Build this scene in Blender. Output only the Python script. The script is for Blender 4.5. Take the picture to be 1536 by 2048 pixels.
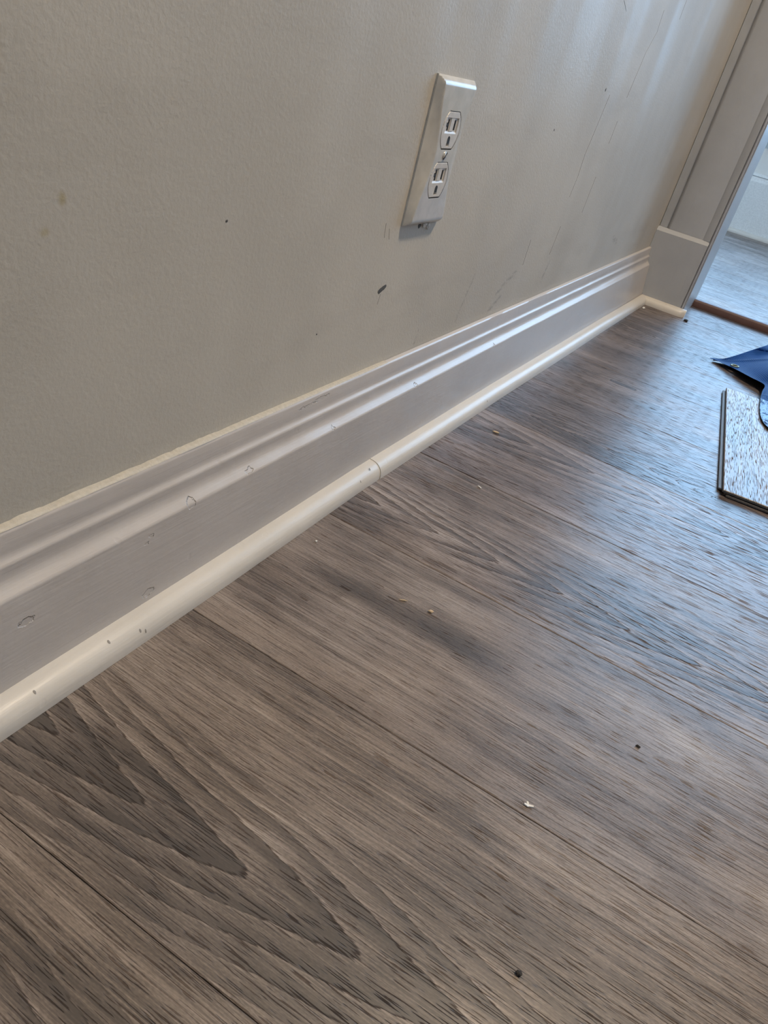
import bpy, bmesh, math, random
from mathutils import Vector, Matrix, noise as mnoise

# ------------------------------------------------------------------ scene, camera, light
S = bpy.context.scene
COL = S.collection
for o in list(bpy.data.objects):
    bpy.data.objects.remove(o, do_unlink=True)

cam_d = bpy.data.cameras.new('camera')
cam = bpy.data.objects.new('camera', cam_d)
COL.objects.link(cam)
cam_d.sensor_fit = 'HORIZONTAL'
cam_d.sensor_width = 36.0
cam_d.lens = 36.0 * 1519.66 / 1536.0
cam_d.clip_start = 0.01
cam.location = (0.2932, -0.2942, 0.3794)
cam.rotation_mode = 'XYZ'
cam.rotation_euler = (1.0064, -0.2327, 0.5213)
S.camera = cam

S.view_settings.view_transform = 'Standard'
S.view_settings.look = 'None'
S.view_settings.exposure = 0.0
S.view_settings.gamma = 1.0
S.view_settings.use_curve_mapping = False

w = bpy.data.worlds.new('sky')
S.world = w
w.use_nodes = True
bg = w.node_tree.nodes['Background']
bg.inputs[0].default_value = (0.50, 0.68, 1.0, 1)
bg.inputs[1].default_value = 1.5

def area(name, loc, rot, sx, sy, power, color, shape='RECTANGLE'):
    d = bpy.data.lights.new(name, 'AREA')
    d.shape = shape
    d.size = sx
    d.size_y = sy
    d.energy = power
    d.color = color
    o = bpy.data.objects.new(name, d)
    o.location = loc
    o.rotation_euler = rot
    COL.objects.link(o)
    return o

# daylight entering through the window of the room beyond the doorway
area('window_daylight', (.50, 3.62, 1.27), (math.radians(-90), 0, 0), 2.5, 1.70, 112.0, (0.34, 0.645, 1.0))
# added cool fill light behind the camera, set in a made-up back-wall window
area('back_fill_light', (1.9, -2.12, 1.45), (math.radians(90), 0, 0), 1.3, 1.2, 15.0, (0.68, 0.85, 1.0))

S.cycles.use_denoising = True
S.cycles.max_bounces = 5
S.cycles.diffuse_bounces = 3
S.cycles.glossy_bounces = 3
S.cycles.transparent_max_bounces = 6
S.cycles.use_adaptive_sampling = True
S.cycles.adaptive_threshold = 0.05
S.cycles.adaptive_min_samples = 12

# ------------------------------------------------------------------ node helper
class V:
    """a socket or number that can be combined with + - * / in a node tree"""
    def __init__(s, g, x): s.g, s.x = g, x
    def _m(s, op, *a): return s.g.math(op, s, *a)
    def __add__(s, o): return s._m('ADD', o)
    __radd__ = __add__
    def __sub__(s, o): return s._m('SUBTRACT', o)
    def __rsub__(s, o): return s.g.math('SUBTRACT', o, s)
    def __mul__(s, o): return s._m('MULTIPLY', o)
    __rmul__ = __mul__
    def __truediv__(s, o): return s._m('DIVIDE', o)
    def abs(s): return s._m('ABSOLUTE')
    def sqrt(s): return s._m('SQRT')
    def frac(s): return s._m('FRACT')
    def pow(s, e): return s._m('POWER', e)
    def exp(s): return s._m('EXPONENT')
    def max(s, o): return s._m('MAXIMUM', o)
    def min(s, o): return s._m('MINIMUM', o)
    def clamp(s):
        r = s.g.math('ADD', s, 0.0)
        r.x.node.use_clamp = True
        return r
    def step(s, lo, hi, a=0.0, b=1.0):
        n = s.g.nt.nodes.new('ShaderNodeMapRange')
        n.interpolation_type = 'SMOOTHSTEP'
        s.g.put(n.inputs[0], s)
        for i, v in ((1, lo), (2, hi), (3, a), (4, b)): s.g.put(n.inputs[i], v)
        return V(s.g, n.outputs[0])

class G:
    def __init__(s, name):
        s.mat = bpy.data.materials.new(name)
        s.mat.use_nodes = True
        s.nt = s.mat.node_tree
        s.nt.nodes.clear()
        s.out = s.nt.nodes.new('ShaderNodeOutputMaterial')
        s.bsdf = s.nt.nodes.new('ShaderNodeBsdfPrincipled')
        s.nt.links.new(s.bsdf.outputs[0], s.out.inputs[0])
    def put(s, inp, v):
        if isinstance(v, V): v = v.x
        if isinstance(v, bpy.types.NodeSocket): s.nt.links.new(v, inp)
        else:
            if hasattr(inp.default_value, '__len__') and len(inp.default_value) == 4 and len(v) == 3: v = (*v, 1)
            inp.default_value = v
    def math(s, op, *a):
        n = s.nt.nodes.new('ShaderNodeMath')
        n.operation = op
        for i, v in enumerate(a): s.put(n.inputs[i], v)
        return V(s, n.outputs[0])
    def coords(s, kind='Object'):
        n = s.nt.nodes.new('ShaderNodeTexCoord')
        m = s.nt.nodes.new('ShaderNodeSeparateXYZ')
        s.nt.links.new(n.outputs[kind], m.inputs[0])
        return [V(s, m.outputs[i]) for i in range(3)]
    def prop(s, name):
        n = s.nt.nodes.new('ShaderNodeAttribute')
        n.attribute_type = 'OBJECT'
        n.attribute_name = name
        return V(s, n.outputs['Fac'])
    def vec(s, x, y, z):
        n = s.nt.nodes.new('ShaderNodeCombineXYZ')
        for i, v in enumerate((x, y, z)): s.put(n.inputs[i], v)
        return n.outputs[0]
    def noise(s, vec, scale=1.0, detail=2.0, rough=0.5, dist=0.0):
        n = s.nt.nodes.new('ShaderNodeTexNoise')
        s.nt.links.new(vec, n.inputs['Vector'])
        n.inputs['Scale'].default_value = scale
        n.inputs['Detail'].default_value = detail
        n.inputs['Roughness'].default_value = rough
        n.inputs['Distortion'].default_value = dist
        return V(s, n.outputs[0])
    def voronoi(s, vec, scale=1.0):
        n = s.nt.nodes.new('ShaderNodeTexVoronoi')
        s.nt.links.new(vec, n.inputs['Vector'])
        n.inputs['Scale'].default_value = scale
        return V(s, n.outputs['Distance'])
    def ramp(s, f, stops):
        n = s.nt.nodes.new('ShaderNodeValToRGB')
        s.put(n.inputs[0], f)
        e = n.color_ramp.elements
        while len(e) < len(stops): e.new(0.5)
        for k, (p, c) in enumerate(stops):
            e[k].position = p
            e[k].color = (*c, 1)
        return n.outputs[0]
    def mix(s, f, a, b, mode='MIX'):
        n = s.nt.nodes.new('ShaderNodeMix')
        n.data_type = 'RGBA'
        n.blend_type = mode
        s.put(n.inputs[0], f)
        s.put(n.inputs[6], a)
        s.put(n.inputs[7], b)
        return n.outputs[2]
    def bump(s, h, strength=1.0, dist=0.001, normal=None):
        n = s.nt.nodes.new('ShaderNodeBump')
        n.inputs['Strength'].default_value = strength
        n.inputs['Distance'].default_value = dist
        s.put(n.inputs['Height'], h)
        if normal is not None: s.nt.links.new(normal, n.inputs['Normal'])
        return n.outputs[0]
    def set(s, **k):
        names = dict(color='Base Color', rough='Roughness', normal='Normal', spec='Specular IOR Level', metal='Metallic',
                     coat='Coat Weight', coat_rough='Coat Roughness', emit='Emission Color', emit_s='Emission Strength', alpha='Alpha',
                     sheen='Sheen Weight')
        for a, v in k.items(): s.put(s.bsdf.inputs[names[a]], v)
        return s.mat
    # distance to a 2-D segment, in the plane of two coordinate values
    def seg(s, u, v, a, b):
        dx, dy = b[0] - a[0], b[1] - a[1]
        L = max(math.hypot(dx, dy), 1e-6)
        tx, ty = dx / L, dy / L
        du, dv = u - a[0], v - a[1]
        t = (du * tx + dv * ty).max(0.0).min(L)
        return ((du - t * tx).pow(2.0) + (dv - t * ty).pow(2.0)).sqrt()
    def blob(s, u, v, c, ru, rv):
        return (((u - c[0]) / ru).pow(2.0) + ((v - c[1]) / rv).pow(2.0)).sqrt()

# ------------------------------------------------------------------ materials
def wall_material():
    g = G('greige_wall_paint')
    x, y, z = g.coords()
    p = g.vec(x, y, z)
    wob = (g.noise(p, 60, 3) - 0.5) * 0.006
    yw, zw = y + wob, z - wob
    # rubbed smudges and yellow drips keep their own shape
    smudge = None
    for a, b, wd in (((0.662, 0.168), (0.612, 0.146), .006), ((0.518, 0.182), (0.500, 0.131), .004), ((0.404, 0.137), (0.401, 0.121), .003),
                     ((0.63, 0.14), (0.60, 0.125), .006), ((0.80, 0.165), (0.79, 0.14), .005), ((1.16, .17), (1.20, .16), .008)):
        m = g.seg(yw, zw, a, b).step(0.0, wd, 1.0, 0.0)
        smudge = m if smudge is None else smudge.max(m)
    smudge = smudge * g.noise(g.vec(y * 60, z * 220, 0.0), 1.0, 3).step(.35, .68)
    yel = g.blob(yw, zw, (-0.039, 0.283), .0030, .0034).step(.2, 1.2, 1.0, 0.0).max(
        g.blob(yw, zw, (-0.049, 0.269), .0032, .0028).step(.2, 1.2, 1.0, 0.0) * .8)
    tone = g.noise(p, 5.0, 3, .55)
    base = g.mix(tone.step(.3, .7), (0.470, 0.438, 0.388), (0.530, 0.494, 0.438))
    dirt = g.noise(g.vec(y * 4, z * 14, 3.0), 1.0, 4, .6).step(.52, .75)
    base = g.mix(dirt * .22, base, (0.33, 0.30, 0.26))
    base = g.mix(yel * .6, base, (0.36, 0.29, 0.14))
    base = g.mix(smudge * .45, base, (0.17, 0.155, 0.14))
    # orange-peel roller relief, smoother where the wall was patched and rubbed
    patch = g.noise(g.vec(y * 9, z * 1.6, 7.0), 1.0, 2).step(.42, .62)
    h = g.noise(p, 340, 2, .6)
    broad = g.noise(g.vec(y * 14, z * 5, 0.0), 1.0, 1)
    n = g.bump(broad, .25, .0030)
    n = g.bump(h, .38, .00065, n)
    g.set(color=base, rough=.56 - patch * .12, normal=n, spec=.13)
    return g.mat

def plain_wall(name, col, rough=.6):
    g = G(name)
    x, y, z = g.coords()
    p = g.vec(x, y, z)
    c = g.mix(g.noise(p, 4, 3).step(.3, .7), tuple(k * .95 for k in col), col)
    g.set(color=c, rough=rough, normal=g.bump(g.noise(p, 320, 3), .4, .0006))
    return g.mat

def trim_material(name, col, rough, axis, marks=()):
    """painted wood: brush strokes along one axis, drips and dents"""
    g = G(name)
    x, y, z = g.coords()
    p = g.vec(x, y, z)
    st = g.vec(*[c * (14 if k == axis else 420) for k, c in enumerate((x, y, z))])
    brush = g.noise(st, 1.0, 3, .55)
    lump = g.noise(g.vec(*[c * (40 if k == axis else 130) for k, c in enumerate((x, y, z))]), 1.0, 3)
    tone = g.noise(p, 14, 4, .6)
    c = g.mix(tone.step(.3, .7), tuple(k * .93 for k in col), col)
    grime = g.noise(p, 55, 5, .65).step(.62, .78)
    c = g.mix(grime * .18, c, tuple(k * .6 for k in col))
    dent = g.noise(p, 70, 2, .4).step(.71, .78)
    chips = None
    if marks:
        wy = y + (g.noise(p, 220, 2) - .5) * .007
        wz = z + (g.noise(g.vec(y, x, z), 260, 2) - .5) * .006
    for cy, cz, ry, rz in marks:
        m = g.blob(wy, wz, (cy, cz), ry, rz).step(.75, 1.05, 1.0, 0.0)
        chips = m if chips is None else chips.max(m)
    h = brush * .35 + lump * .5 - dent * .15
    if chips is not None:
        h = h - chips * 2.2
        c = g.mix(chips * .25, c, tuple(k * .8 for k in col))
    g.set(color=c, rough=rough + (tone - .5) * .12, normal=g.bump(h, .9, .00055), spec=.5)
    return g.mat

def plank_material():
    g = G('grey_brown_oak_laminate')
    x, y, z = g.coords()
    P = g.prop
    seed, v0, x0 = P('seed'), P('arch_v'), P('arch_x')
    v = y - v0
    wander = (g.noise(g.vec(x * 3.2 + seed, y * 5, seed), 1.0, 2) - .5)
    vw = v + wander * .030
    jag = g.noise(g.vec(x * 30 + seed, y * 560, seed), 1.0, 2, .6) - .5
    # hyperbolic arches (cathedral grain), parallel lines where a plank has none
    q_arch = (x - x0) * P('arch_dir') + ((vw * 4.1).pow(2.0) + .00022).sqrt() + vw * vw * 22.0
    am = P('arch')
    q = q_arch * am + (vw * 4.4 + x * .06) * (1.0 - am) + jag * .019
    # elongated knot with rings of its own
    kx, kv = x - P('knot_x'), y - P('knot_v')
    kd = ((kx * .30).pow(2.0) + kv.pow(2.0)).sqrt() + jag * .004
    km = kd.step(.006, .042, 1.0, 0.0) * P('knot')
    q = q * (1.0 - km) + kd * 7.0 * km
    # bands: a flat dark fill that ends in a hard edge with a pale rim
    band = (q / P('spacing')).frac()
    reach = g.noise(g.vec(x * 4.5 + seed, y * 9, seed + 3.0), 1.0, 2).step(.24, .42)
    act = reach * v.abs().step(.016, .070, 1.0, .12) * am.max(km)
    fill = band.step(.25, .90) * band.step(.955, .985, 1.0, 0.0) * act
    rim = band.step(.955, .985) * act + band.step(.0, .14, 1.0, 0.0) * act
    # straight fine streaks, bent only a little with the arches
    yb = y + wander * .010 + (q_arch - (x - x0) * P('arch_dir')) * am * .010
    s1 = g.noise(g.vec(x * 2.2 + seed, yb * 95, seed), 1.0, 3, .6)
    s2 = g.noise(g.vec(x * 4.5 + seed, yb * 640, seed + 5.0), 1.0, 2, .6)
    s3 = g.noise(g.vec(x * 26 + seed, yb * 1500, seed + 9.0), 1.0, 2, .65)
    fleck = g.noise(g.vec(x * 420 + seed, y * 1300, seed + 2.0), 1.0, 1, .5)
    mott = g.noise(g.vec(x * 6 + seed, y * 13, seed + 11.0), 1.0, 3, .6)
    f = (s1 - .5) * .62 + (s2 - .5) * .68 + (s3 - .5) * .72 + (fleck - .5) * .38 + (mott - .5) * 1.0 + .405
    f = f * (1.0 - fill * .34) - fill * .14 + rim * .15
    # dark stretched heartwood patch
    hx, hv = (x - P('dark_x')) / .105, (y - P('dark_v') + wander * .03) / .017
    heart = (hx * hx + hv * hv).step(.15, 1.25, 1.0, 0.0) * P('dark')
    f = f - heart * (.12 + s2 * .25) - km * kd.step(.0, .012, 1.0, 0.0) * .35
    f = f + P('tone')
    col = g.ramp(f, [(0.0, (.060, .047, .040)), (.25, (.122, .093, .076)), (.50, (.226, .177, .144)), (.74, (.334, .276, .230)), (1.0, (.450, .395, .340))])
    hue = g.noise(g.vec(x * 5 + seed, y * 8, seed + 21.0), 1.0, 2)
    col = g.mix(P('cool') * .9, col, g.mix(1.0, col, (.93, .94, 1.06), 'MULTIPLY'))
    col = g.mix(hue.step(.38, .66) * .45, col, g.mix(1.0, col, (.90, .98, 1.12), 'MULTIPLY'))
    # embossed pores: short dashes sunk along the grain
    pn = g.noise(g.vec(x * 56 + seed, yb * 1250, seed + 31.0), 1.0, 0.0, .4)
    dash = (pn + wander * .25).step(.63, .69)
    edge = band.step(.90, .95) * band.step(.96, .99, 1.0, 0.0) * act * (jag + .5).step(.35, .5)
    pore = dash.max(edge)
    col = g.mix(dash * .34, col, g.mix(1.0, col, (.34, .32, .31), 'MULTIPLY'))  # darker pore grain, with the shade of the grooves put into its colour
    n = g.bump(dash * -1.0, .8, .00040)
    rough = .31 + mott * .12 + pore * .45
    g.set(color=col, rough=rough, normal=n, spec=.60 - pore * .57)
    return g.mat

def simple(name, col, rough=.5, metal=0.0, bump=0.0, scale=200, spec=.5):
    g = G(name)
    x, y, z = g.coords()
    p = g.vec(x, y, z)
    nz = g.noise(p, scale, 3)
    c = g.mix(nz.step(.3, .7), tuple(k * .88 for k in col), col)
    kw = dict(color=c, rough=rough, metal=metal, spec=spec)
    if bump: kw['normal'] = g.bump(nz, bump, .0005)
    g.set(**kw)
    return g.mat

def tarp_material(shiny):
    g = G('blue_woven_tarp' if not shiny else 'blue_tarp_film')
    x, y, z = g.coords()
    rx, ry = x * .82 + y * .57, y * .82 - x * .57
    a = (rx * 330).frac()
    b = (ry * 330).frac()
    la = (a - .5).abs().step(.30, .46)
    lb = (b - .5).abs().step(.30, .46)
    m = la.max(lb)
    cloud = g.noise(g.vec(x, y, z), 26, 4)
    c = g.mix(cloud.step(.3, .7), (.004, .030, .150), (.007, .045, .205))
    c = g.mix(m * .5, c, (.045, .14, .42))
    h = m * .6 + cloud * .5
    if shiny:
        crease = g.noise(g.vec(x, y, z), 120, 3, .6)
        g.set(color=c, rough=.24, normal=g.bump(crease, .9, .003), spec=.5)
    else:
        g.set(color=c, rough=.50, normal=g.bump(h, .5, .0006), spec=.05)
    return g.mat

def glass_material():
    g = G('window_glass')
    t = g.nt.nodes.new('ShaderNodeBsdfTransparent')
    gl = g.nt.nodes.new('ShaderNodeBsdfGlossy')
    gl.inputs['Roughness'].default_value = .02
    mx = g.nt.nodes.new('ShaderNodeMixShader')
    mx.inputs[0].default_value = .06
    g.nt.links.new(t.outputs[0], mx.inputs[1])
    g.nt.links.new(gl.outputs[0], mx.inputs[2])
    g.nt.links.new(mx.outputs[0], g.out.inputs[0])
    return g.mat

M = {}
M['wall'] = wall_material()
M['room'] = plain_wall('plain_greige_wall', (.50, .47, .42))
M['hallwall'] = plain_wall('pale_wall_paint', (.80, .79, .76))
M['ceil'] = plain_wall('white_ceiling', (.78, .77, .74), .8)
M['base'] = trim_material('grey_white_gloss_trim', (.500, .462, .440), .34, 1,
                          [(.058, .082, .0045, .0035), (.021, .0735, .0022, .0012), (.017, .069, .0022, .0012), (.022, .0245, .006, .0032),
                           (.1232, .0835, .005, .002), (.24, .083, .003, .0015), (-.075, .06, .006, .003), (.40, .083, .004, .0018),
                           (.62, .083, .003, .0015), (.205, .111, .014, .0012), (.225, .1135, .012, .001)])
M['casing'] = trim_material('grey_white_casing_paint', (.405, .415, .435), .36, 2)
M['shoe'] = trim_material('cream_white_shoe_paint', (.605, .565, .515), .35, 1)
M['caulk'] = simple('old_cream_caulk', (.50, .455, .385), .55, 0, .6, 320)
M['plank'] = plank_material()
M['core'] = simple('dark_fibre_core', (.085, .062, .050), .8, 0, .4, 500)
M['lip'] = simple('grey_plank_edge', (.10, .095, .095), .55)
M['sub'] = simple('dark_underlay', (.03, .027, .025), .9)
M['thresh'] = simple('brown_threshold_wood', (.115, .058, .046), .5, 0, .4, 60)
M['plate'] = simple('ivory_grey_plastic', (.56, .54, .50), .22, 0, .12, 90)
M['recep'] = simple('almond_receptacle_plastic', (.60, .555, .50), .40)
M['dark'] = simple('dark_slot', (.022, .019, .017), .8)
M['screw'] = simple('painted_screw_metal', (.50, .48, .45), .35, .3)
M['plaster'] = simple('white_plaster_crumb', (.62, .60, .57), .85, 0, .6, 700)
M['nail'] = simple('grey_nail_dimple', (.27, .245, .22), .7)
M['scuff'] = simple('dark_scuff', (.32, .30, .28), .7)
M['tear'] = simple('torn_grey_paper', (.085, .082, .076), .85, 0, .8, 900)
M['tarp'] = tarp_material(False)
M['film'] = tarp_material(True)
M['grommet'] = simple('dull_brass', (.25, .23, .12), .45, .7)
M['chip'] = simple('pale_wood_sliver', (.55, .42, .28), .8)
M['flake'] = simple('white_paint_flake', (.80, .78, .74), .6)
M['crumb'] = simple('dark_crumb', (.03, .025, .022), .9)
M['white'] = simple('white_window_paint', (.78, .78, .77), .4)
M['glass'] = glass_material()
gl_ = G('lit_lamp_glass')
gl_.set(color=(.9, .87, .8), emit=(1.0, .86, .68), emit_s=3.0)
M['lampglass'] = gl_.mat

# ------------------------------------------------------------------ mesh helpers
def link(name, me, mat=None, parent=None, loc=(0, 0, 0), kind=None, smooth=False):
    if mat is not None and not me.materials: me.materials.append(M[mat])
    if smooth:
        for p in me.polygons: p.use_smooth = True
    o = bpy.data.objects.new(name, me)
    o.location = loc
    COL.objects.link(o)
    if parent is not None: o.parent = parent
    if kind: o['kind'] = kind
    return o

def mesh(name, verts, faces):
    me = bpy.data.meshes.new(name)
    me.from_pydata([tuple(v) for v in verts], [], faces)
    me.update()
    return me

def fix(me):
    bm = bmesh.new()
    bm.from_mesh(me)
    bmesh.ops.remove_doubles(bm, verts=bm.verts, dist=1e-6)
    bmesh.ops.recalc_face_normals(bm, faces=bm.faces)
    bm.to_mesh(me)
    bm.free()
    return me

def boxes(name, bs, bev=0.0, seg=2):
    bm = bmesh.new()
    for x0, x1, y0, y1, z0, z1 in bs:
        r = bmesh.ops.create_cube(bm, size=1.0)
        for v in r['verts']:
            v.co = Vector(((x0 + x1) / 2 + v.co.x * (x1 - x0), (y0 + y1) / 2 + v.co.y * (y1 - y0), (z0 + z1) / 2 + v.co.z * (z1 - z0)))
    if bev: bmesh.ops.bevel(bm, geom=bm.edges[:], offset=bev, segments=seg, affect='EDGES')
    me = bpy.data.meshes.new(name)
    bm.to_mesh(me)
    bm.free()
    return me

def empty(name, loc=(0, 0, 0), rz=0.0):
    o = bpy.data.objects.new(name, None)
    o.location = loc
    o.rotation_euler = (0, 0, rz)
    COL.objects.link(o)
    return o

def tag(o, label, cat, group=None):
    o['label'] = label
    o['category'] = cat
    if group: o['group'] = group
    return o

def sweep(name, rings, caps=True):
    """rings of equal length -> closed-profile tube"""
    n = len(rings[0])
    vs = [v for r in rings for v in r]
    fs = []
    for i in range(len(rings) - 1):
        for k in range(n):
            a, b = i * n + k, i * n + (k + 1) % n
            fs.append((a, b, b + n, a + n))
    if caps:
        fs.append(tuple(range(n)))
        fs.append(tuple((len(rings) - 1) * n + k for k in range(n)))
    return fix(mesh(name, vs, fs))

def smooth_by_angle(o, deg=35):
    for p in o.data.polygons: p.use_smooth = True
    bm = bmesh.new()
    bm.from_mesh(o.data)
    for e in bm.edges:
        if len(e.link_faces) == 2 and e.calc_face_angle(0) > math.radians(deg): e.smooth = False
    bm.to_mesh(o.data)
    bm.free()

# ------------------------------------------------------------------ layout constants
Y_BACK, X_RIGHT, Z_CEIL = -2.0, 3.0, 2.45
Y_PL = 1.575          # face of the plinth block
Y_FW = 1.600          # face of the wall with the doorway
Y_FW2 = 1.750         # its other face
X_JAMB = 0.1256       # left reveal of the doorway
X_JAMB2 = 0.960
Y_THR = 1.730         # front of the threshold
Z_HALL = 0.017
Y_HALL = 3.45
ROW0, PW = 0.0528, 0.18751

def shoe_off(y):      # the shoe and the foot of the baseboard drift away from the wall towards the doorway
    pts = [(-2.0, .0), (-.1, .0008), (.1, -.0002), (.30, -.0030), (.5, -.0016), (.67, -.0008), (.98, .0040), (1.18, .0056), (1.58, .0118)]
    for (a, fa), (b, fb) in zip(pts, pts[1:]):
        if y <= b:
            t = max(0, (y - a) / (b - a))
            return fa + (fb - fa) * t
    return pts[-1][1]

# ------------------------------------------------------------------ setting: walls, ceiling
link('wall_left', boxes('wall_left', [(-.14, 0, Y_BACK, Y_FW, -.02, Z_CEIL)]), 'wall', kind='structure')
link('wall_far', boxes('wall_far', [(-.14, X_JAMB - .012, Y_FW, Y_FW2, -.02, Z_CEIL),
                                    (X_JAMB2 + .012, X_RIGHT, Y_FW, Y_FW2, -.02, Z_CEIL),
                                    (X_JAMB - .012, X_JAMB2 + .012, Y_FW, Y_FW2, 2.06, Z_CEIL)]), 'room', kind='structure')
link('wall_right', boxes('wall_right', [(X_RIGHT, X_RIGHT + .14, Y_BACK, Y_FW2, -.02, Z_CEIL)]), 'room', kind='structure')
bx0, bx1, bz0, bz1 = 1.25, 2.55, .85, 2.05
link('wall_back', boxes('wall_back', [(-.14, bx0, Y_BACK - .1, Y_BACK, -.02, Z_CEIL), (bx1, X_RIGHT + .14, Y_BACK - .1, Y_BACK, -.02, Z_CEIL),
                                      (bx0, bx1, Y_BACK - .1, Y_BACK, -.02, bz0), (bx0, bx1, Y_BACK - .1, Y_BACK, bz1, Z_CEIL)]), 'room', kind='structure')
link('ceiling', boxes('ceiling', [(-1.3, X_RIGHT + .14, Y_BACK - .1, Y_HALL + .12, Z_CEIL, Z_CEIL + .1)]), 'ceil', kind='structure')
# room beyond the doorway
wx0, wx1, wz0, wz1 = -.75, 1.75, .42, 2.12
link('wall_beyond', boxes('wall_beyond', [(-1.3, wx0, Y_HALL, Y_HALL + .12, -.02, Z_CEIL), (wx1, X_RIGHT + .14, Y_HALL, Y_HALL + .12, -.02, Z_CEIL),
                                          (wx0, wx1, Y_HALL, Y_HALL + .12, -.02, wz0), (wx0, wx1, Y_HALL, Y_HALL + .12, wz1, Z_CEIL)]), 'hallwall', kind='structure')
link('wall_beyond_left', boxes('wall_beyond_left', [(-1.3, -1.2, Y_FW2, Y_HALL, -.02, Z_CEIL), (-1.2, -.14, Y_FW2 - .1, Y_FW2, -.02, Z_CEIL)]), 'hallwall', kind='structure')
link('wall_beyond_right', boxes('wall_beyond_right', [(X_RIGHT, X_RIGHT + .14, Y_FW2, Y_HALL, -.02, Z_CEIL)]), 'hallwall', kind='structure')

def window(name, x0, x1, z0, z1, ya, yb, nx, nz, sill_side):
    t = empty(name, ((x0 + x1) / 2, (ya + yb) / 2, z0))
    t['kind'] = 'structure'
    cx, cy = t.location.x, t.location.y
    f = .05
    def L(b): return [(q[0] - cx, q[1] - cx, q[2] - cy, q[3] - cy, q[4] - z0, q[5] - z0) for q in b]
    link('window_frame', boxes('window_frame', L([(x0, x0 + f, ya, yb, z0, z1), (x1 - f, x1, ya, yb, z0, z1), (x0 + f, x1 - f, ya, yb, z0, z0 + f), (x0 + f, x1 - f, ya, yb, z1 - f, z1)])), 'white', t)
    ym = (ya + yb) / 2
    for i in range(1, nx):
        xm = x0 + (x1 - x0) * i / nx
        link('mullion', boxes('mullion', L([(xm - .022, xm + .022, ym - .02, ym + .02, z0 + f, z1 - f)]), .004), 'white', t)
    for i in range(nx):
        a, b = x0 + (x1 - x0) * i / nx, x0 + (x1 - x0) * (i + 1) / nx
        link('pane', boxes('pane', L([(a + .03, b - .03, ym - .002, ym + .002, z0 + f, z1 - f)])), 'glass', t)
    s = sill_side
    y0, y1 = (ya - .07, ya + .01) if s < 0 else (yb - .01, yb + .07)
    link('window_sill', boxes('window_sill', L([(x0 - .05, x1 + .05, y0, y1, z0 - .03, z0)]), .006), 'white', t)
    return t
window('window_1', wx0, wx1, wz0, wz1, Y_HALL, Y_HALL + .12, 3, 1, -1)
window('fill_window', bx0, bx1, bz0, bz1, Y_BACK - .1, Y_BACK, 2, 1, 1)  # unseen window, made up to frame the added back fill light

# scratches and torn spots on the left wall
wall = bpy.data.objects['wall_left']
def scratch(pts, wd):
    vs, fs = [], []
    N = []
    for (a, b) in zip(pts, pts[1:]):
        n = max(3, int(math.hypot(b[0] - a[0], b[1] - a[1]) / .004))
        N += [(a[0] + (b[0] - a[0]) * i / n, a[1] + (b[1] - a[1]) * i / n) for i in range(n)]
    N.append(pts[-1])
    for k, (yy, zz) in enumerate(N):
        w_ = wd * .7 * (.25 + .9 * abs(mnoise.noise(Vector((yy * 90, zz * 130, wd * 1000))))) * min(1, .2 + k / 3, .2 + (len(N) - 1 - k) / 3)
        yy += .0008 * mnoise.noise(Vector((zz * 70, yy * 20, 4)))
        vs += [(.0, yy - w_, zz), (.00022, yy, zz), (.0, yy + w_, zz)]
        if k:
            c = 3 * k
            fs += [(c - 3, c - 2, c + 1, c), (c - 2, c - 1, c + 2, c + 1)]
    link('scratch', fix(mesh('scratch', vs, fs)), 'scuff', wall)
for pts, wd in (([(0.933, 0.488), (0.937, 0.463), (0.917, 0.437), (0.902, 0.381)], .0011), ([(0.812, 0.379), (0.800, 0.334), (0.792, 0.307), (0.794, 0.279), (0.788, 0.254)], .0007),
                ([(0.897, 0.351), (0.894, 0.322)], .0008), ([(0.888, 0.278), (0.881, 0.229)], .0008), ([(0.794, 0.215), (0.787, 0.177)], .0012), ([(1.042, 0.53), (1.041, 0.491)], .0009),
                ([(0.68, 0.206), (0.681, 0.174)], .0014), ([(0.734, 0.471), (0.758, 0.463)], .0007), ([(.280, .252), (.283, .240)], .0004), ([(.288, .247), (.292, .238)], .0004), ([(.300, .190), (.298, .181)], .0008)):
    scratch(pts, wd)
def torn(c, ry, rz, slant=0.0):
    n = 16
    vs = [(.0004, c[0], c[1])]
    for i in range(n):
        a = 2 * math.pi * i / n
        k = 1 + .5 * mnoise.noise(Vector((math.cos(a) * 1.5 + c[0] * 40, math.sin(a) * 1.5, c[1] * 60)))
        u, v = ry * k * math.cos(a), rz * k * math.sin(a)
        vs.append((.00012, c[0] + u, c[1] + v + u * slant))
    link('torn_spot', fix(mesh('torn_spot', vs, [(0, 1 + i, 1 + (i + 1) % n) for i in range(n)])), 'tear', wall)
torn((.300, .194), .0075, .0026, .28)
torn((.079, .266), .0010, .0009)
torn((.785, .383), .0020, .0018)
torn((.633, .332), .0014, .0012)
torn((.344, .246), .0032, .0024)
torn((.356, .2462), .0022, .0014)
torn((.206, .171), .0008, .0008)

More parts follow.
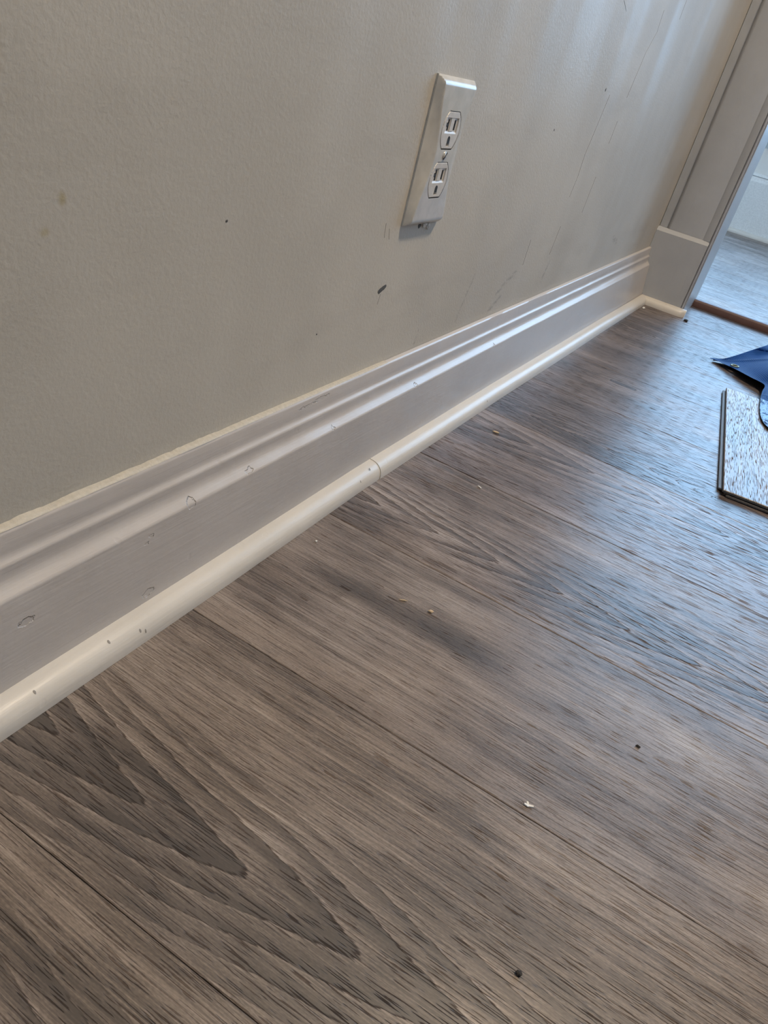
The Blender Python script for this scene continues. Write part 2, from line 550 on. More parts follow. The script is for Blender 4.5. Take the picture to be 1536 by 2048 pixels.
# ------------------------------------------------------------------ setting: floor with planks
GAP, TH = .0005, .010
fl = link('floor', boxes('floor', [(-.02, X_RIGHT, Y_BACK, Y_THR, -.05, -TH)]), 'sub', kind='structure')
hf = link('floor_beyond', boxes('floor_beyond', [(-1.2, X_RIGHT, Y_THR + .012, Y_HALL, -.05, Z_HALL - TH)]), 'sub', kind='structure')
_pm = {}
def plank_mesh(L, W):
    k = (round(L, 4), round(W, 4))
    if k not in _pm:
        bm = bmesh.new()
        b = .0006
        h = W / 2
        vs = []
        for z, i in ((-TH, 0), (-.0005, 0), (0.0, b)):
            vs.append([bm.verts.new(c) for c in ((i, -h + i, z), (L - i, -h + i, z), (L - i, h - i, z), (i, h - i, z))])
        bm.faces.new(vs[2])
        for a, c in ((vs[0], vs[1]), (vs[1], vs[2])):
            for j in range(4): bm.faces.new((a[j], a[(j + 1) % 4], c[(j + 1) % 4], c[j]))
        bmesh.ops.recalc_face_normals(bm, faces=bm.faces)
        me = bpy.data.meshes.new('plank')
        bm.to_mesh(me)
        bm.free()
        me.materials.append(M['plank'])
        _pm[k] = me
    return _pm[k]

def grain(o, seed, arch=1.0, v=0.0, x=.2, d=1.0, sp=.07, tone=0.0, knot=(0, 0, 0), dark=(0, 0, 0), cool=.6):
    vals = dict(seed=seed, arch=arch, arch_v=v, arch_x=x, arch_dir=d, spacing=sp, tone=tone, cool=cool, knot=knot[0], knot_x=knot[1], knot_v=knot[2],
                dark=dark[0], dark_x=dark[1], dark_v=dark[2])
    for k, q in vals.items(): o[k] = float(q)

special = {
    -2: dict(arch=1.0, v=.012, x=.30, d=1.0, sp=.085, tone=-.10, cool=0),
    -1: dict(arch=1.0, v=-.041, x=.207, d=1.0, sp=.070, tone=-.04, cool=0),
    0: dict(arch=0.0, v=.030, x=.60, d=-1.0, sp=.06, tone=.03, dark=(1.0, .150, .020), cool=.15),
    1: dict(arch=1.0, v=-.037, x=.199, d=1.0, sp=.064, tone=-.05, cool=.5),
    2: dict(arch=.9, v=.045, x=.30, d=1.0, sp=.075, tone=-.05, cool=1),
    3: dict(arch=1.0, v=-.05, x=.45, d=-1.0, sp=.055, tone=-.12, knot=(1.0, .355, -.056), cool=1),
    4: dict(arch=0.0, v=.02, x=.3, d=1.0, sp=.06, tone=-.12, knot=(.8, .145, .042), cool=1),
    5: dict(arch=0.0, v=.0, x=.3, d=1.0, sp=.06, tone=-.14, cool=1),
    6: dict(arch=1.0, v=.03, x=.5, d=1.0, sp=.06, tone=-.15, cool=1),  # far rows: corner dimness put into tone, besides the planks' own darker colour
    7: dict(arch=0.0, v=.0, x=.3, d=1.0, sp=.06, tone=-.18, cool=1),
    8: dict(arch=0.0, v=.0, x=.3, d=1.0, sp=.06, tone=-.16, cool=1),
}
rng = random.Random(7)
def lay(parent, row, xa, xb, y0, y1, z, first=None):
    """one row of planks from xa to xb"""
    x = xa
    k = 0
    while x < xb - .02:
        L = first if (k == 0 and first) else 1.215
        L = min(L, xb - x)
        W = (y1 - y0) - GAP
        o = link('plank', plank_mesh(L - GAP, W), None, parent)
        o.location = (x, (y0 + y1) / 2, z)
        sd = rng.uniform(0, 60)
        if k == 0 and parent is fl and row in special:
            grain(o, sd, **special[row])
        else:
            grain(o, sd, arch=rng.choice((0, 1, 1)), v=rng.uniform(-.05, .05), x=rng.uniform(0, .6), d=rng.choice((-1, 1)), sp=rng.uniform(.05, .08), tone=rng.uniform(-.06, .04),
                  knot=(1.0, rng.uniform(.05, .5), rng.uniform(-.05, .05)) if rng.random() < .4 else (0, 0, 0))
        x += L
        k += 1
for row in range(-11, 9):
    y0 = ROW0 + PW * row
    y1 = min(y0 + PW, Y_THR)
    if y1 < Y_BACK + .02: continue
    lay(fl, row, .001, X_RIGHT, max(y0, Y_BACK), y1, 0.0, first=rng.choice((.78, .95, 1.1, .70, 1.215)))
r = 0
y = Y_THR + .014
while y < Y_HALL - .01:
    lay(hf, r, -1.2, X_RIGHT, y, min(y + PW, Y_HALL), Z_HALL, first=rng.choice((.6, .8, 1.0, .4)))
    y += PW
    r += 1

# ------------------------------------------------------------------ baseboard with ogee profile, shoe moulding, caulk
bb = empty('baseboard_left', (0, 0, 0))
bb['kind'] = 'structure'
prof = [(.0162, 0.0), (.0162, .0808), (.0160, .0820), (.0150, .0831), (.0130, .0848), (.0112, .0864), (.0099, .0884), (.0092, .0910), (.0090, .0945), (.0091, .0975),
        (.0089, .0988), (.0081, .0998), (.0070, .1008), (.0063, .1024), (.0060, .1050), (.0058, .1160), (.0052, .1176), (.0038, .1184), (.0005, .1186), (.0005, 0.0)]
rings = []
ys = [Y_BACK + .001, -1.0, -.5] + [-.2 + .01 * i for i in range(178)]
ys = [q for q in ys if q < Y_PL - .0005] + [Y_PL - .0005]
for yy in ys:
    off = shoe_off(yy)
    ring = []
    for k, (px, pz) in enumerate(prof):
        f = max(0.0, 1 - pz / .083) if px > .002 else 0.0
        wob = .00035 * mnoise.noise(Vector((yy * 22, pz * 60, 1.3))) if k not in (0, len(prof) - 1, len(prof) - 2) else 0
        ring.append((px + off * f + wob, yy, pz + (wob * .8 if pz > .02 else 0)))
    rings.append(ring)
o = link('board', sweep('board', rings), 'base', bb)
smooth_by_angle(o, 40)

def shoe_prof(n=9, r=.0166):
    pts = [(0.0, .0002)]
    h = .0162
    for i in range(n + 1):
        a = math.pi / 2 * i / n
        e = .80
        pts.append((r * math.cos(a) ** e if i < n else 0.0, .0006 + h * math.sin(a) ** e))
    pts.insert(1, (r, .0002))
    return pts
SP = shoe_prof()
def shoe_piece(ya, yb, parent, cut_a=0.0, lift=0.0):
    n = max(2, int((yb - ya) / .03))
    rings = []
    for i in range(n + 1):
        yy = ya + (yb - ya) * i / n
        base = .0162 + shoe_off(yy) * .93
        rings.append([(base - .0004 + px + (lift if px > .002 else 0), yy + (cut_a * (1 - px / .0166) if i in (0, n) else 0), pz + (lift if pz > .004 else 0)) for px, pz in SP])
    o = link('shoe_molding', sweep('shoe_molding', rings), 'shoe', parent)
    smooth_by_angle(o, 40)
    return o
s1 = shoe_piece(Y_BACK + .002, .3350, bb)
s2 = shoe_piece(.33515, Y_PL - .0015, bb, lift=.0005)
def nail(parent, yy, a, r=.0014):
    """a filled nail hole: shallow dark dimple on the curved face"""
    base = .0162 + shoe_off(yy) * .93
    ca, sa = math.cos(a) ** .8, math.sin(a) ** .8
    c = Vector((base - .0004 + .0166 * ca, yy, .0006 + .0162 * sa))
    nrm = Vector((math.cos(a), 0, math.sin(a)))
    t1, t2 = Vector((0, 1, 0)), nrm.cross(Vector((0, 1, 0)))
    vs = [c + nrm * .00012]
    n = 8
    lift_ = .0007 * (parent is s2)
    for rr, hh in ((r * .55, .00014), (r, .00002)):
        for i in range(n):
            q = 2 * math.pi * i / n
            k = 1 + .35 * mnoise.noise(Vector((i * 1.7, yy * 90, rr * 900)))
            vs.append(c + t1 * math.cos(q) * rr * k * .6 + t2 * math.sin(q) * rr * k * 1.1 + nrm * hh)
    vs = [v_ + nrm * lift_ for v_ in vs]
    fs = [(0, 1 + i, 1 + (i + 1) % n) for i in range(n)]
    for i in range(n):
        a_, b_ = 1 + i, 1 + (i + 1) % n
        fs.append((a_, a_ + n, b_ + n, b_))
    link('nail_hole', fix(mesh('nail_hole', vs, fs)), 'nail', parent, smooth=False)
for q, a, par in ((.006, .45, s1), (.002, .62, s1), (-.022, 1.0, s1), (-.079, .95, s1), (.297, .62, s1), (.319, 1.0, s2), (.62, .5, s2)):
    nail(par, q, a)
# brittle caulk bead on the top edge of the board
rings = []
for i in range(165):
    yy = -.16 + i * (.34 + .16) / 164
    k = 1.0 if yy < .08 else max(.05, 1 - (yy - .08) / .22)
    a = (.0007 + .0006 * mnoise.noise(Vector((yy * 55, 3.1, 0))) + .0005 * mnoise.noise(Vector((yy * 190, 9.1, 0)))) * k
    a = max(.00012, a)
    rings.append([(.0002, yy, .1184), (.0050 + a * .3, yy, .1180), (.0046, yy, .1185 + a * .4), (.0022, yy, .1187 + a * .8), (.0002, yy, .1188 + a * 1.3)])
o = link('caulk', sweep('caulk', rings), 'caulk', bb)
smooth_by_angle(o, 60)

# ------------------------------------------------------------------ door trim
tr = empty('trim_1', (.06, Y_PL, 0))
tr['kind'] = 'structure'
tr_off = Vector((.06, Y_PL, 0))
def tlink(name, me, mat):
    for v in me.vertices: v.co -= tr_off
    o = link(name, me, mat, tr)
    smooth_by_angle(o, 40)
    return o
# plinth block with sloping top
pl = [(0.0005, Y_PL, 0), (.1172, Y_PL, 0), (.1172, Y_PL, .1560), (0.0005, Y_PL, .1560), (0.0005, Y_PL + .0075, .1640), (.1172, Y_PL + .0075, .1640), (0.0005, Y_FW, .1640), (.1172, Y_FW, .1640), (0.0005, Y_FW, 0), (.1172, Y_FW, 0)]
me = fix(mesh('plinth_block', pl, [(0, 1, 2, 3), (3, 2, 5, 4), (4, 5, 7, 6), (6, 7, 9, 8), (0, 3, 4, 6, 8), (1, 9, 7, 5, 2), (0, 8, 9, 1)]))
tlink('plinth_block', me, 'casing')
# casing board: soft left shoulder, shallow step on the right, extruded upwards
cp = [(.0010, Y_FW), (.0010, Y_PL + .0180), (.0185, Y_PL + .0165), (.0210, Y_PL + .0120), (.0235, Y_PL + .0095), (.0270, Y_PL + .0080), (.0960, Y_PL + .0075), (.0985, Y_PL + .0088), (.1010, Y_PL + .0088), (.1030, Y_PL + .0070), (.1165, Y_PL + .0060), (.1172, Y_PL + .0070), (.1172, Y_FW)]
tlink('casing_board', sweep('casing_board', [[(a, b, z) for a, b in cp] for z in (.1642, 1.0, 2.0)]), 'casing')
# bead running down the opening edge
def bead_ring(z, wob):
    pts = [(.1173, Y_FW), (.1173, Y_PL + .0045)]
    for i in range(7):
        a = math.pi * (1 - i / 6)
        pts.append((.1205 + .0024 * math.cos(a) + wob, Y_PL + .0050 - .0034 * math.sin(a)))
    pts += [(.1234 + wob, Y_PL + .0062), (.1244 + wob, Y_PL + .0050), (.1256, Y_PL + .0062), (.1256, Y_FW)]
    return [(a, b, z) for a, b in pts]
tlink('edge_bead', sweep('edge_bead', [bead_ring(.002 + i * .02, .0003 * mnoise.noise(Vector((i * .7, 0, 0)))) for i in range(100)]), 'casing')
# reveal board lining the opening
tlink('jamb', boxes('jamb', [(X_JAMB - .012, X_JAMB - .0002, Y_FW + .0005, Y_FW2 + .012, .0, 2.06)], .001), 'casing')
# shoe on the plinth with a returned end
rings = []
xs = [.0162 + .0118, .06, .09, .1170]
for q in xs: rings.append([(q, Y_PL - px + .0004, pz) for px, pz in SP])
for i in range(1, 7):
    a = math.pi / 2 * i / 6
    sc = math.cos(a) if i < 6 else .02
    rings.append([(.1170 + .0166 * math.sin(a), Y_PL + .0004 - px * max(sc, .55) + .0, pz * (1.0 if i < 5 else .97)) for px, pz in SP])
o = tlink('shoe_molding', sweep('shoe_molding', rings), 'shoe')
# right-hand casing and head of the doorway
tr2 = empty('trim_2', (X_JAMB2, Y_PL, 0))
tr2['kind'] = 'structure'
link('casing_board', boxes('casing_board', [(0, .11, .006, Y_FW - Y_PL, 0, 2.06)], .003), 'casing', tr2)
link('jamb', boxes('jamb', [(.0002, .012, Y_FW - Y_PL, Y_FW2 + .012 - Y_PL, 0, 2.06)], .001), 'casing', tr2)
link('head_casing', boxes('head_casing', [(-.85, .11, .006, Y_FW - Y_PL, 2.06, 2.17)], .003), 'casing', tr2)
# brown threshold
th = [(X_JAMB, Y_THR, .0002), (X_JAMB, Y_THR - .001, .0125), (X_JAMB, Y_THR + .0015, .0162), (X_JAMB, Y_THR + .005, .0176), (X_JAMB, Y_THR + .0135, .0176), (X_JAMB, Y_THR + .0135, .0002)]
o = link('trim_3', sweep('trim_3', [th, [(X_JAMB2, b, c) for a, b, c in th]]), 'thresh', kind='structure')
smooth_by_angle(o, 40)
# baseboard of the room beyond
b2 = empty('baseboard_beyond', (0, Y_HALL, Z_HALL))
b2['kind'] = 'structure'
bp = [(0, 0), (-.016, 0), (-.016, .205), (-.012, .213), (-.010, .222), (-.014, .226), (-.008, .236), (0, .238)]
o = link('board', sweep('board', [[(q, a - .0003, b) for a, b in bp] for q in (-1.2, 3.0)]), 'white', b2)
o = link('shoe_molding', sweep('shoe_molding', [[(q, -.016 - a, b) for a, b in SP] for q in (-1.2, 3.0)]), 'shoe', b2)
smooth_by_angle(o, 40)

# ------------------------------------------------------------------ duplex outlet with hourglass plate
PY, PZ = .3082 + .035, .2481 + .0572
out = empty('electrical_outlet', (.0, PY, PZ))
tag(out, 'almond duplex electrical outlet with a pale hourglass cover plate on the wall', 'outlet')
HW, HH = .0350, .0572
def recep_half(v):       # half width of the receptacle opening at height v, 0 outside
    for c in (.0194, -.0194):
        d = abs(v - c)
        if d < .0143: return math.sqrt(max(.0172 ** 2 - d * d, 0))
    return 0
def plate_h(u, v):
    wv = .0300 - .0122 * (math.cos(math.pi * v / (2 * HH * .93)) ** 2 if abs(v) < HH * .93 else 0)
    du = (abs(u) - wv) / (HW - wv)
    hu = 1.0 if du <= 0 else 1 - du
    dv = (abs(v) - (HH - .0052)) / .0052
    hv = 1.0 if dv <= 0 else 1 - dv ** 1.6
    rim = .0016
    return rim + .0052 * min(max(hu, 0), max(hv, 0)) + .0003 * math.cos(u / HW * 1.4)
nu, nv = 56, 96
us = [HW * (-1 + 2 * i / nu) for i in range(nu + 1)]
vs_ = [HH * (-1 + 2 * i / nv) for i in range(nv + 1)]
verts, faces, idx = [], [], {}
for j, v in enumerate(vs_):
    for i, u in enumerate(us):
        idx[i, j] = len(verts)
        verts.append((plate_h(u, v), u, v))
def in_recep(u, v):
    return abs(u) < recep_half(v) + .0004
for j in range(nv):
    for i in range(nu):
        u, v = (us[i] + us[i + 1]) / 2, (vs_[j] + vs_[j + 1]) / 2
        if in_recep(u, v): continue
        faces.append((idx[i, j], idx[i + 1, j], idx[i + 1, j + 1], idx[i, j + 1]))
# skirt
ring = [idx[i, 0] for i in range(nu + 1)] + [idx[nu, j] for j in range(1, nv + 1)] + [idx[i, nv] for i in range(nu - 1, -1, -1)] + [idx[0, j] for j in range(nv - 1, 0, -1)]
base_i = len(verts)
for k in ring: verts.append((.0, verts[k][1], verts[k][2]))
for k in range(len(ring)):
    k2 = (k + 1) % len(ring)
    faces.append((ring[k], base_i + k, base_i + k2, ring[k2]))
me = mesh('cover_plate', verts, faces)
bm = bmesh.new()
bm.from_mesh(me)
bmesh.ops.recalc_face_normals(bm, faces=bm.faces)
# snap the opening's edge onto the true outline
for v in bm.verts:
    if v.is_boundary and abs(v.co.z) < .05 and abs(v.co.y) < .025 and v.co.x > .003:
        c = .0194 if v.co.z > 0 else -.0194
        d = max(-.0146, min(.0146, v.co.z - c))
        hw = math.sqrt(max(.0175 ** 2 - d * d, 0))
        if abs(v.co.z - c) > .0138:
            v.co.z = c + math.copysign(.0146, v.co.z - c)
            v.co.y = max(-.0098, min(.0098, v.co.y))
        else: v.co.y = math.copysign(hw, v.co.y)
bm.to_mesh(me)
bm.free()
o = link('cover_plate', me, 'plate', out)
smooth_by_angle(o, 30)

def receptacle(c):
    ro = link('receptacle', bpy.data.meshes.new('receptacle'), None, out, (0, 0, c))
    n, m = 60, 56
    verts, faces = [], []
    def h(u, v):
        z = .0072
        # sunk well around the two blade slots, with a rib between them
        if -.0022 < v < .0093 and -.0112 < u < .0108:
            z = .0063
            if abs(u - .0002) < .0032: z = .0070
            if v < -.0008 : z = .0063 + .0009 * (1 - (v + .0022) / .0014)
        if -.0118 < v < -.0098 and abs(u) < .0028: z = .0055
        return z
    def hole(u, v):
        if -.0072 < u < -.0052 and -.0004 < v < .0084: return True
        if -.0108 < u < -.0070 and .0028 < v < .0052: return True
        if .0056 < u < .0074 and .0002 < v < .0080: return True
        return False
    N = {}
    for j in range(m + 1):
        v = .0141 * (-1 + 2 * j / m)
        hw = math.sqrt(.0170 ** 2 - v * v)
        for i in range(n + 1):
            u = .0170 * (-1 + 2 * i / n)
            u = max(-hw, min(hw, u))
            N[i, j] = len(verts)
            edge = min(hw - abs(u), .0141 - abs(v))
            z = h(u, v) - (.0006 if edge < .0003 else 0)
            if hole(u, v): z = .0015
            verts.append((z, u, v))
    for j in range(m):
        for i in range(n): faces.append((N[i, j], N[i + 1, j], N[i + 1, j + 1], N[i, j + 1]))
    rg = [N[i, 0] for i in range(n + 1)] + [N[n, j] for j in range(1, m + 1)] + [N[i, m] for i in range(n - 1, -1, -1)] + [N[0, j] for j in range(m - 1, 0, -1)]
    b0 = len(verts)
    for k in rg: verts.append((.0005, verts[k][1], verts[k][2]))
    for k in range(len(rg)):
        k2 = (k + 1) % len(rg)
        faces.append((rg[k], b0 + k, b0 + k2, rg[k2]))
    me = fix(mesh('receptacle', verts, faces))
    me.materials.append(M['recep'])
    ro.data = me
    # dark pieces standing in for the shade within the slots
    link('blade_slot', boxes('blade_slot', [(.001, .0067, -.0070, -.0054, -.0001, .0080), (.001, .0067, -.0104, -.0070, .0029, .0051)]), 'dark', ro)
    link('blade_slot', boxes('blade_slot', [(.001, .0067, .0058, .0072, .0004, .0077)]), 'dark', ro)
    pts = [(-.0024, -.0099), (.0024, -.0099)] + [(.0024 * math.cos(math.pi * k / 8), -.0066 + .0024 * math.sin(math.pi * k / 8)) for k in range(9)]
    link('ground_slot', sweep('ground_slot', [[(xx, a, b) for a, b in pts] for xx in (.001, .0073)]), 'dark', ro)
receptacle(.0194)
receptacle(-.0194)
link('backing_box', boxes('backing_box', [(.0002, .0006, -.03, .03, -.05, .05)]), 'dark', out)
# centre screw with slot
vs, fs = [], []
n = 14
for rr, xx in ((.0036, .0062), (.0036, .0072), (.0026, .0080), (.0004, .0083)):
    for i in range(n):
        a = 2 * math.pi * i / n
        vs.append((xx, rr * math.cos(a), rr * math.sin(a)))
for k in range(3):
    for i in range(n): fs.append((k * n + i, k * n + (i + 1) % n, (k + 1) * n + (i + 1) % n, (k + 1) * n + i))
fs.append(tuple(3 * n + i for i in range(n)))
sc = link('screw', fix(mesh('screw', vs, fs)), 'screw', out, smooth=True)
sl = boxes('screw_slot', [(.0076, .0084, -.0032, .0032, -.0005, .0005)])
sl.transform(Matrix.Rotation(math.radians(50), 4, 'X'))
link('screw_slot', sl, 'dark', sc)

def lump(name, mat, loc, size, seed, label=None, cat=None, group=None, parent=None, rz=0.0, sub=2):
    bm = bmesh.new()
    bmesh.ops.create_icosphere(bm, subdivisions=sub, radius=1.0)
    for v in bm.verts:
        k = 1 + .45 * mnoise.noise(v.co * 1.7 + Vector((seed, seed * 2, 0)))
        v.co = Vector((v.co.x * size[0] * k, v.co.y * size[1] * k, v.co.z * size[2] * k))
    zmin = min(v.co.z for v in bm.verts)
    if parent is None:
        for v in bm.verts: v.co.z -= zmin
    me = bpy.data.meshes.new(name)
    bm.to_mesh(me)
    bm.free()
    o = link(name, me, mat, parent, loc, smooth=False)
    o.rotation_euler.z = rz
    if label: tag(o, label, cat, group)
    return o
# broken plaster showing below the plate
lump('plaster_chip', 'plaster', (.0008, .010, -.0590), (.0012, .0035, .0022), 4.0, parent=out)
lump('plaster_chip', 'plaster', (.0008, .018, -.0600), (.0012, .0028, .0034), 8.0, parent=out)

# ------------------------------------------------------------------ loose plank off-cut lying on the floor
PA = math.radians(6.8)
lp = empty('loose_plank', (.3405, .6695, 0), PA)
tag(lp, 'loose cut piece of grey laminate plank lying partly under the blue tarp', 'plank')
PL, PWD, PT = .452, .190, .0085
bm = bmesh.new()
lvl = []
for z, i in ((.0052, .0), (PT - .0008, 0.0), (PT, .0009)):
    lvl.append([bm.verts.new(c) for c in ((i, i, z), (PWD - i, i, z), (PWD - i, PL - i, z), (i, PL - i, z))])
bm.faces.new(lvl[2])
bm.faces.new(list(reversed(lvl[0])))
for a, c in ((lvl[0], lvl[1]), (lvl[1], lvl[2])):
    for j in range(4): bm.faces.new((a[j], a[(j + 1) % 4], c[(j + 1) % 4], c[j]))
bmesh.ops.recalc_face_normals(bm, faces=bm.faces)
# the grain material runs along local x, so this layer is turned a quarter
rotq = Matrix.Rotation(math.radians(-90), 4, 'Z')
for v in bm.verts: v.co = rotq @ v.co
me = bpy.data.meshes.new('wear_layer')
bm.to_mesh(me)
bm.free()
wl = link('wear_layer', me, 'plank', lp)
me.materials.append(M['lip'])
for p in me.polygons:
    if abs(p.normal.z) < .3: p.material_index = 1
wl.rotation_euler.z = math.radians(90)
grain(wl, 13.7, arch=.35, v=-.13, x=-.3, d=1.0, sp=.05, tone=-.01, knot=(.8, .30, -.085))
link('core', boxes('core', [(.004, PWD - .002, .004, PL - .002, .0002, .0053)]), 'core', lp)
link('tongue', boxes('tongue', [(-.0042, .0045, .012, PL - .006, .0014, .0040)], .0006), 'lip', lp)
link('locking_edge', boxes('locking_edge', [(.006, PWD - .004, -.0020, .0045, .0010, .0034)], .0005), 'lip', lp)

# ------------------------------------------------------------------ blue tarp with a grommet, its corner reaching over the floor
tp = empty('blue_tarp', (.45, 1.2, 0))
tag(tp, 'crumpled blue woven tarp with a pointed corner beside the doorway', 'tarp')
def plank_top(x, y):
    dx, dy = x - .3405, y - .6695
    u = dx * math.cos(PA) + dy * math.sin(PA)
    v = -dx * math.sin(PA) + dy * math.cos(PA)
    return PT if (-.006 < u < PWD + .006 and -.006 < v < PL + .006) else 0.0
# left boundary of the sheet from far to near: (x, y, height)
B = [(.470, 1.700, .080), (0.3976, 1.5814, 0.0750), (0.3185, 1.3783, 0.0460), (0.2971, 1.3500, 0.0330), (0.2767, 1.3196, 0.0210), (0.2608, 1.3007, 0.0120), (0.2513, 1.2970, 0.0080), (0.2344, 1.2871, 0.0050), (0.2474, 1.2826, 0.0060), (0.2628, 1.2694, 0.0080), (0.2847, 1.2509, 0.0110), (0.3144, 1.2245, 0.0135), (0.3411, 1.2036, 0.0150), (0.3428, 1.1653, 0.0130), (0.3437, 1.1270, 0.0112), (0.3477, 1.0688, 0.0105), (0.3541, 1.0166, 0.0105), (0.3631, 0.9862, 0.0105), (0.3748, 0.9669, 0.0105), (0.3915, 0.9454, 0.0105), (0.4202, 0.9344, 0.0105), (.50, .92, .0105)]
def cr(P, t):
    n = len(P) - 1
    k = min(int(t * n), n - 1)
    f = t * n - k
    p0, p1, p2, p3 = P[max(k - 1, 0)], P[k], P[k + 1], P[min(k + 2, n)]
    return tuple(.5 * (2 * b + (c - a) * f + (2 * a - 5 * b + 4 * c - d) * f * f + (3 * b - a - 3 * c + d) * f ** 3) for a, b, c, d in zip(p0, p1, p2, p3))
NT, NS = 190, 70
gr_c, gr_r = Vector((0.2818, 1.2678)), .0050
def th_(x, y, h0, s, t):
    ridge = .014 + .050 * max(0.0, min(1.0, (x - .245) / .13)) + .006 * math.sin(x * 9 + y * 5)
    rise = 1 - math.exp(-(s / .07) ** 1.4)
    z = h0 * (1 - rise) + ridge * rise
    near = max(0.0, min(1.0, (1.185 - y) / .05))
    low = .0115 + .006 * rise
    z = z * (1 - near) + low * near
    cr_ = mnoise.noise(Vector((x * 60, y * 45, 2.0))) * .0035 + abs(mnoise.noise(Vector((x * 110, y * 90, 5.0)))) * .0040
    z += cr_ * near * min(1, s / .004 + .3)
    z += .0016 * mnoise.noise(Vector((x * 25, y * 25, 0))) * (1 - near) * min(1, s / .03)
    return max(z, plank_top(x, y) + .0012, .0016)
verts, faces = [], []
for j in range(NT + 1):
    bx_, by_, bh = cr(B, j / NT)
    # rows converge on points spread along the right-hand side of the sheet
    tx, ty = .98, 1.74 - .80 * j / NT
    D = math.hypot(tx - bx_, ty - by_)
    for i in range(NS + 1):
        f = (i / NS) ** 2.2
        x_, y_ = bx_ + (tx - bx_) * f, by_ + (ty - by_) * f
        s = D * f
        verts.append((x_ - .45, y_ - 1.2, th_(x_, y_, bh, s, j / NT)))
for j in range(NT):
    for i in range(NS):
        a, b = j * (NS + 1) + i, j * (NS + 1) + i + 1
        c = [verts[k] for k in (a, b, b + NS + 1, a + NS + 1)]
        mx_, my_ = sum(q[0] for q in c) / 4 + .45, sum(q[1] for q in c) / 4 + 1.2
        if (Vector((mx_, my_)) - gr_c).length < gr_r: continue
        faces.append((a, b, b + NS + 1, a + NS + 1))
# the far side of the sheet folds down to the floor behind its raised edge
JT = int(NT * 6.6 / (len(B) - 1))
f0 = len(verts)
for j in range(JT + 1):
    bx_, by_, bh = cr(B, j / NT)
    k = 1 - j / JT
    for m_, dz in ((.35, .55), (1.0, .0)):
        verts.append((bx_ - .45 + .012 * m_ * k, by_ - 1.2 + .030 * m_ * k + .001 * m_, max(.0016, bh * dz)))
for j in range(JT):
    a, b = j * (NS + 1), (j + 1) * (NS + 1)
    c = f0 + 2 * j
    faces.append((a, b, c + 2, c))
    faces.append((c, c + 2, c + 3, c + 1))
me = fix(mesh('sheet', verts, faces))
sh = link('sheet', me, 'tarp', tp, smooth=True)
me.materials.append(M['film'])
for p in me.polygons:
    if p.center.y + 1.2 < 1.12: p.material_index = 1
md = sh.modifiers.new('thickness', 'SOLIDIFY')
md.thickness = .0004
md.offset = 0
# ring around the hole
vs, fs = [], []
zc = th_(gr_c.x, gr_c.y, .0112, .010, .4)
for i in range(24):
    a = 2 * math.pi * i / 24
    for k in range(8):
        b = 2 * math.pi * k / 8
        rr = .0066 + .0017 * math.cos(b)
        vs.append((gr_c.x - .45 + rr * math.cos(a), gr_c.y - 1.2 + rr * math.sin(a), zc + .0010 * math.sin(b) + .10 * rr * math.cos(a)))
for i in range(24):
    for k in range(8):
        fs.append((i * 8 + k, ((i + 1) % 24) * 8 + k, ((i + 1) % 24) * 8 + (k + 1) % 8, i * 8 + (k + 1) % 8))
link('grommet', fix(mesh('grommet', vs, fs)), 'grommet', tp, smooth=True)

# ------------------------------------------------------------------ crumbs on the floor
def star(name, loc, label):
    """a flake with three bent arms"""
    bs = []
    bm = bmesh.new()
    for a, L in ((.3, .0034), (2.2, .0024), (3.5, .0026), (4.6, .0016)):
        c, s = math.cos(a), math.sin(a)
        w_ = .0009
        pts = [(-s * w_, c * w_, 0), (s * w_, -c * w_, 0), (c * L + s * w_ * .6, s * L - c * w_ * .6, .0005), (c * L - s * w_ * .6, s * L + c * w_ * .6, .0005)]
        lo = [bm.verts.new(p) for p in pts]
        hi = [bm.verts.new((p[0], p[1], p[2] + .0008)) for p in pts]
        bm.faces.new(hi)
        bm.faces.new(list(reversed(lo)))
        for k in range(4): bm.faces.new((lo[k], lo[(k + 1) % 4], hi[(k + 1) % 4], hi[k]))
    me = bpy.data.meshes.new(name)
    bm.to_mesh(me)
    bm.free()
    o = link(name, me, 'flake', None, loc)
    tag(o, label, 'debris', 'crumbs on the floor')
    return o
star('paint_flake', (.300, .061, 0), 'white star-shaped paint flake on the near floorboards')
GRP = 'crumbs on the floor'
lump('dark_crumb', 'crumb', (.332, -.040, 0), (.0017, .0015, .0011), 1, 'black round crumb nearest the bottom edge of the floor', 'debris', GRP)
lump('dark_crumb', 'crumb', (.349, .164, 0), (.0018, .0010, .0008), 2, 'small black crumb on the floor right of the white flake', 'debris', GRP)
lump('dark_crumb', 'crumb', (.143, 1.545, 0), (.0050, .0070, .0022), 3, 'black crumb on the floor at the end of the door shoe moulding', 'debris', GRP)
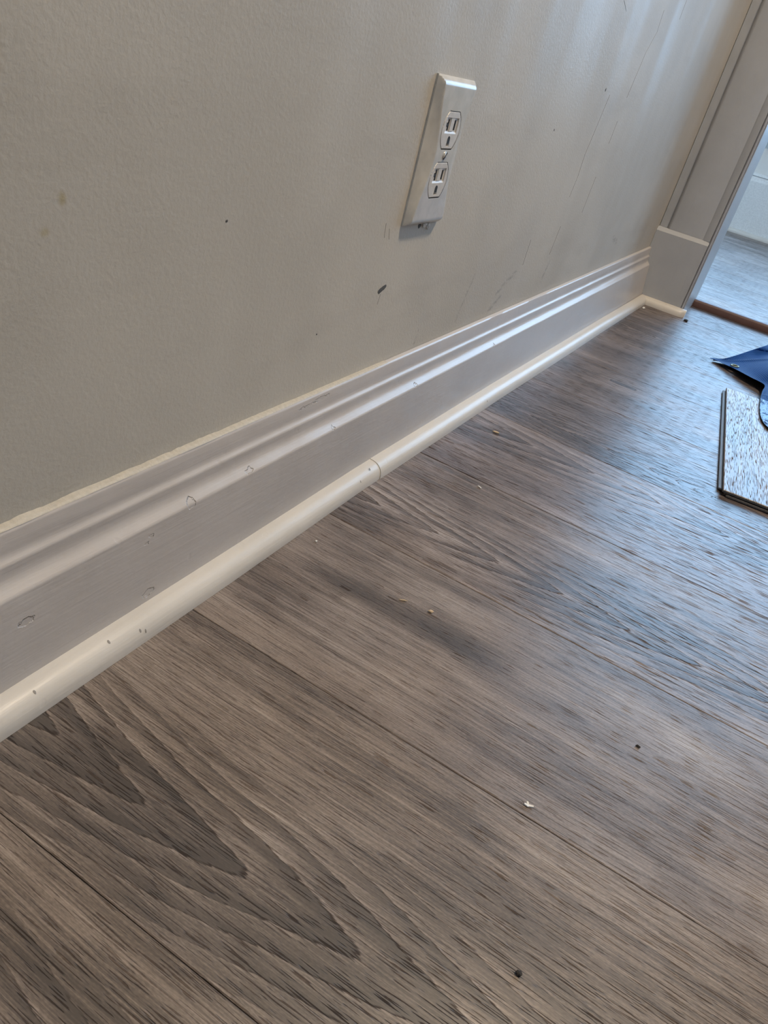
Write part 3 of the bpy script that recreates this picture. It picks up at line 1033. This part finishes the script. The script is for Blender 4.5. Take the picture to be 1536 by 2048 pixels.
lump('wood_chip', 'chip', (.167, .184, 0), (.0022, .0014, .0011), 4, 'tan curled wood chip beside the dark heartwood streak', 'debris', GRP, rz=.4)
lump('wood_sliver', 'chip', (.143, .180, 0), (.0040, .0006, .0006), 5, 'thin pale wood sliver left of the tan curled chip', 'debris', GRP, rz=.5)
lump('wood_sliver', 'flake', (.112, .413, 0), (.0030, .0009, .0007), 6, 'pale sliver on the floor near the shoe moulding joint', 'debris', GRP, rz=-.3)
lump('wood_sliver', 'chip', (.071, .561, 0), (.0045, .0016, .0010), 7, 'pale sliver on the floor close to the baseboard, farther along', 'debris', GRP, rz=.2)
lump('paint_crumb', 'flake', (.050, 1.512, 0), (.0030, .0028, .0022), 8, 'white crumb in the corner where the shoe mouldings meet', 'debris', GRP)
lump('paint_crumb', 'flake', (.047, .193, 0), (.0010, .0010, .0008), 9, 'tiny white crumb on the floor just below the shoe moulding', 'debris', GRP)

# ------------------------------------------------------------------ ceiling lamp
LX, LY = .80, .62
lm = empty('ceiling_lamp', (LX, LY, Z_CEIL))
tag(lm, 'round flush ceiling lamp with a warm glass bowl', 'lamp')
def lathe(name, pr, mat, parent, n=32):
    vs = [(r * math.cos(2 * math.pi * i / n), r * math.sin(2 * math.pi * i / n), z) for r, z in pr for i in range(n)]
    fs = [(k * n + i, k * n + (i + 1) % n, (k + 1) * n + (i + 1) % n, (k + 1) * n + i) for k in range(len(pr) - 1) for i in range(n)]
    fs += [tuple(range(n)), tuple((len(pr) - 1) * n + i for i in range(n))]
    return link(name, fix(mesh(name, vs, fs)), mat, parent, smooth=True)
lathe('canopy', [(.10, -.0005), (.10, -.025), (.17, -.035), (.17, -.045)], 'white', lm)
lathe('glass_bowl', [(.165, -.046), (.160, -.060), (.13, -.080), (.08, -.092), (.01, -.096)], 'lampglass', lm)
ld = bpy.data.lights.new('lamp_light', 'AREA')
ld.shape = 'DISK'
ld.size = .30
ld.energy = 43.0
ld.color = (1.0, .82, .60)
lo = bpy.data.objects.new('lamp_light', ld)
lo.location = (0, 0, -.105)
COL.objects.link(lo)
lo.parent = lm
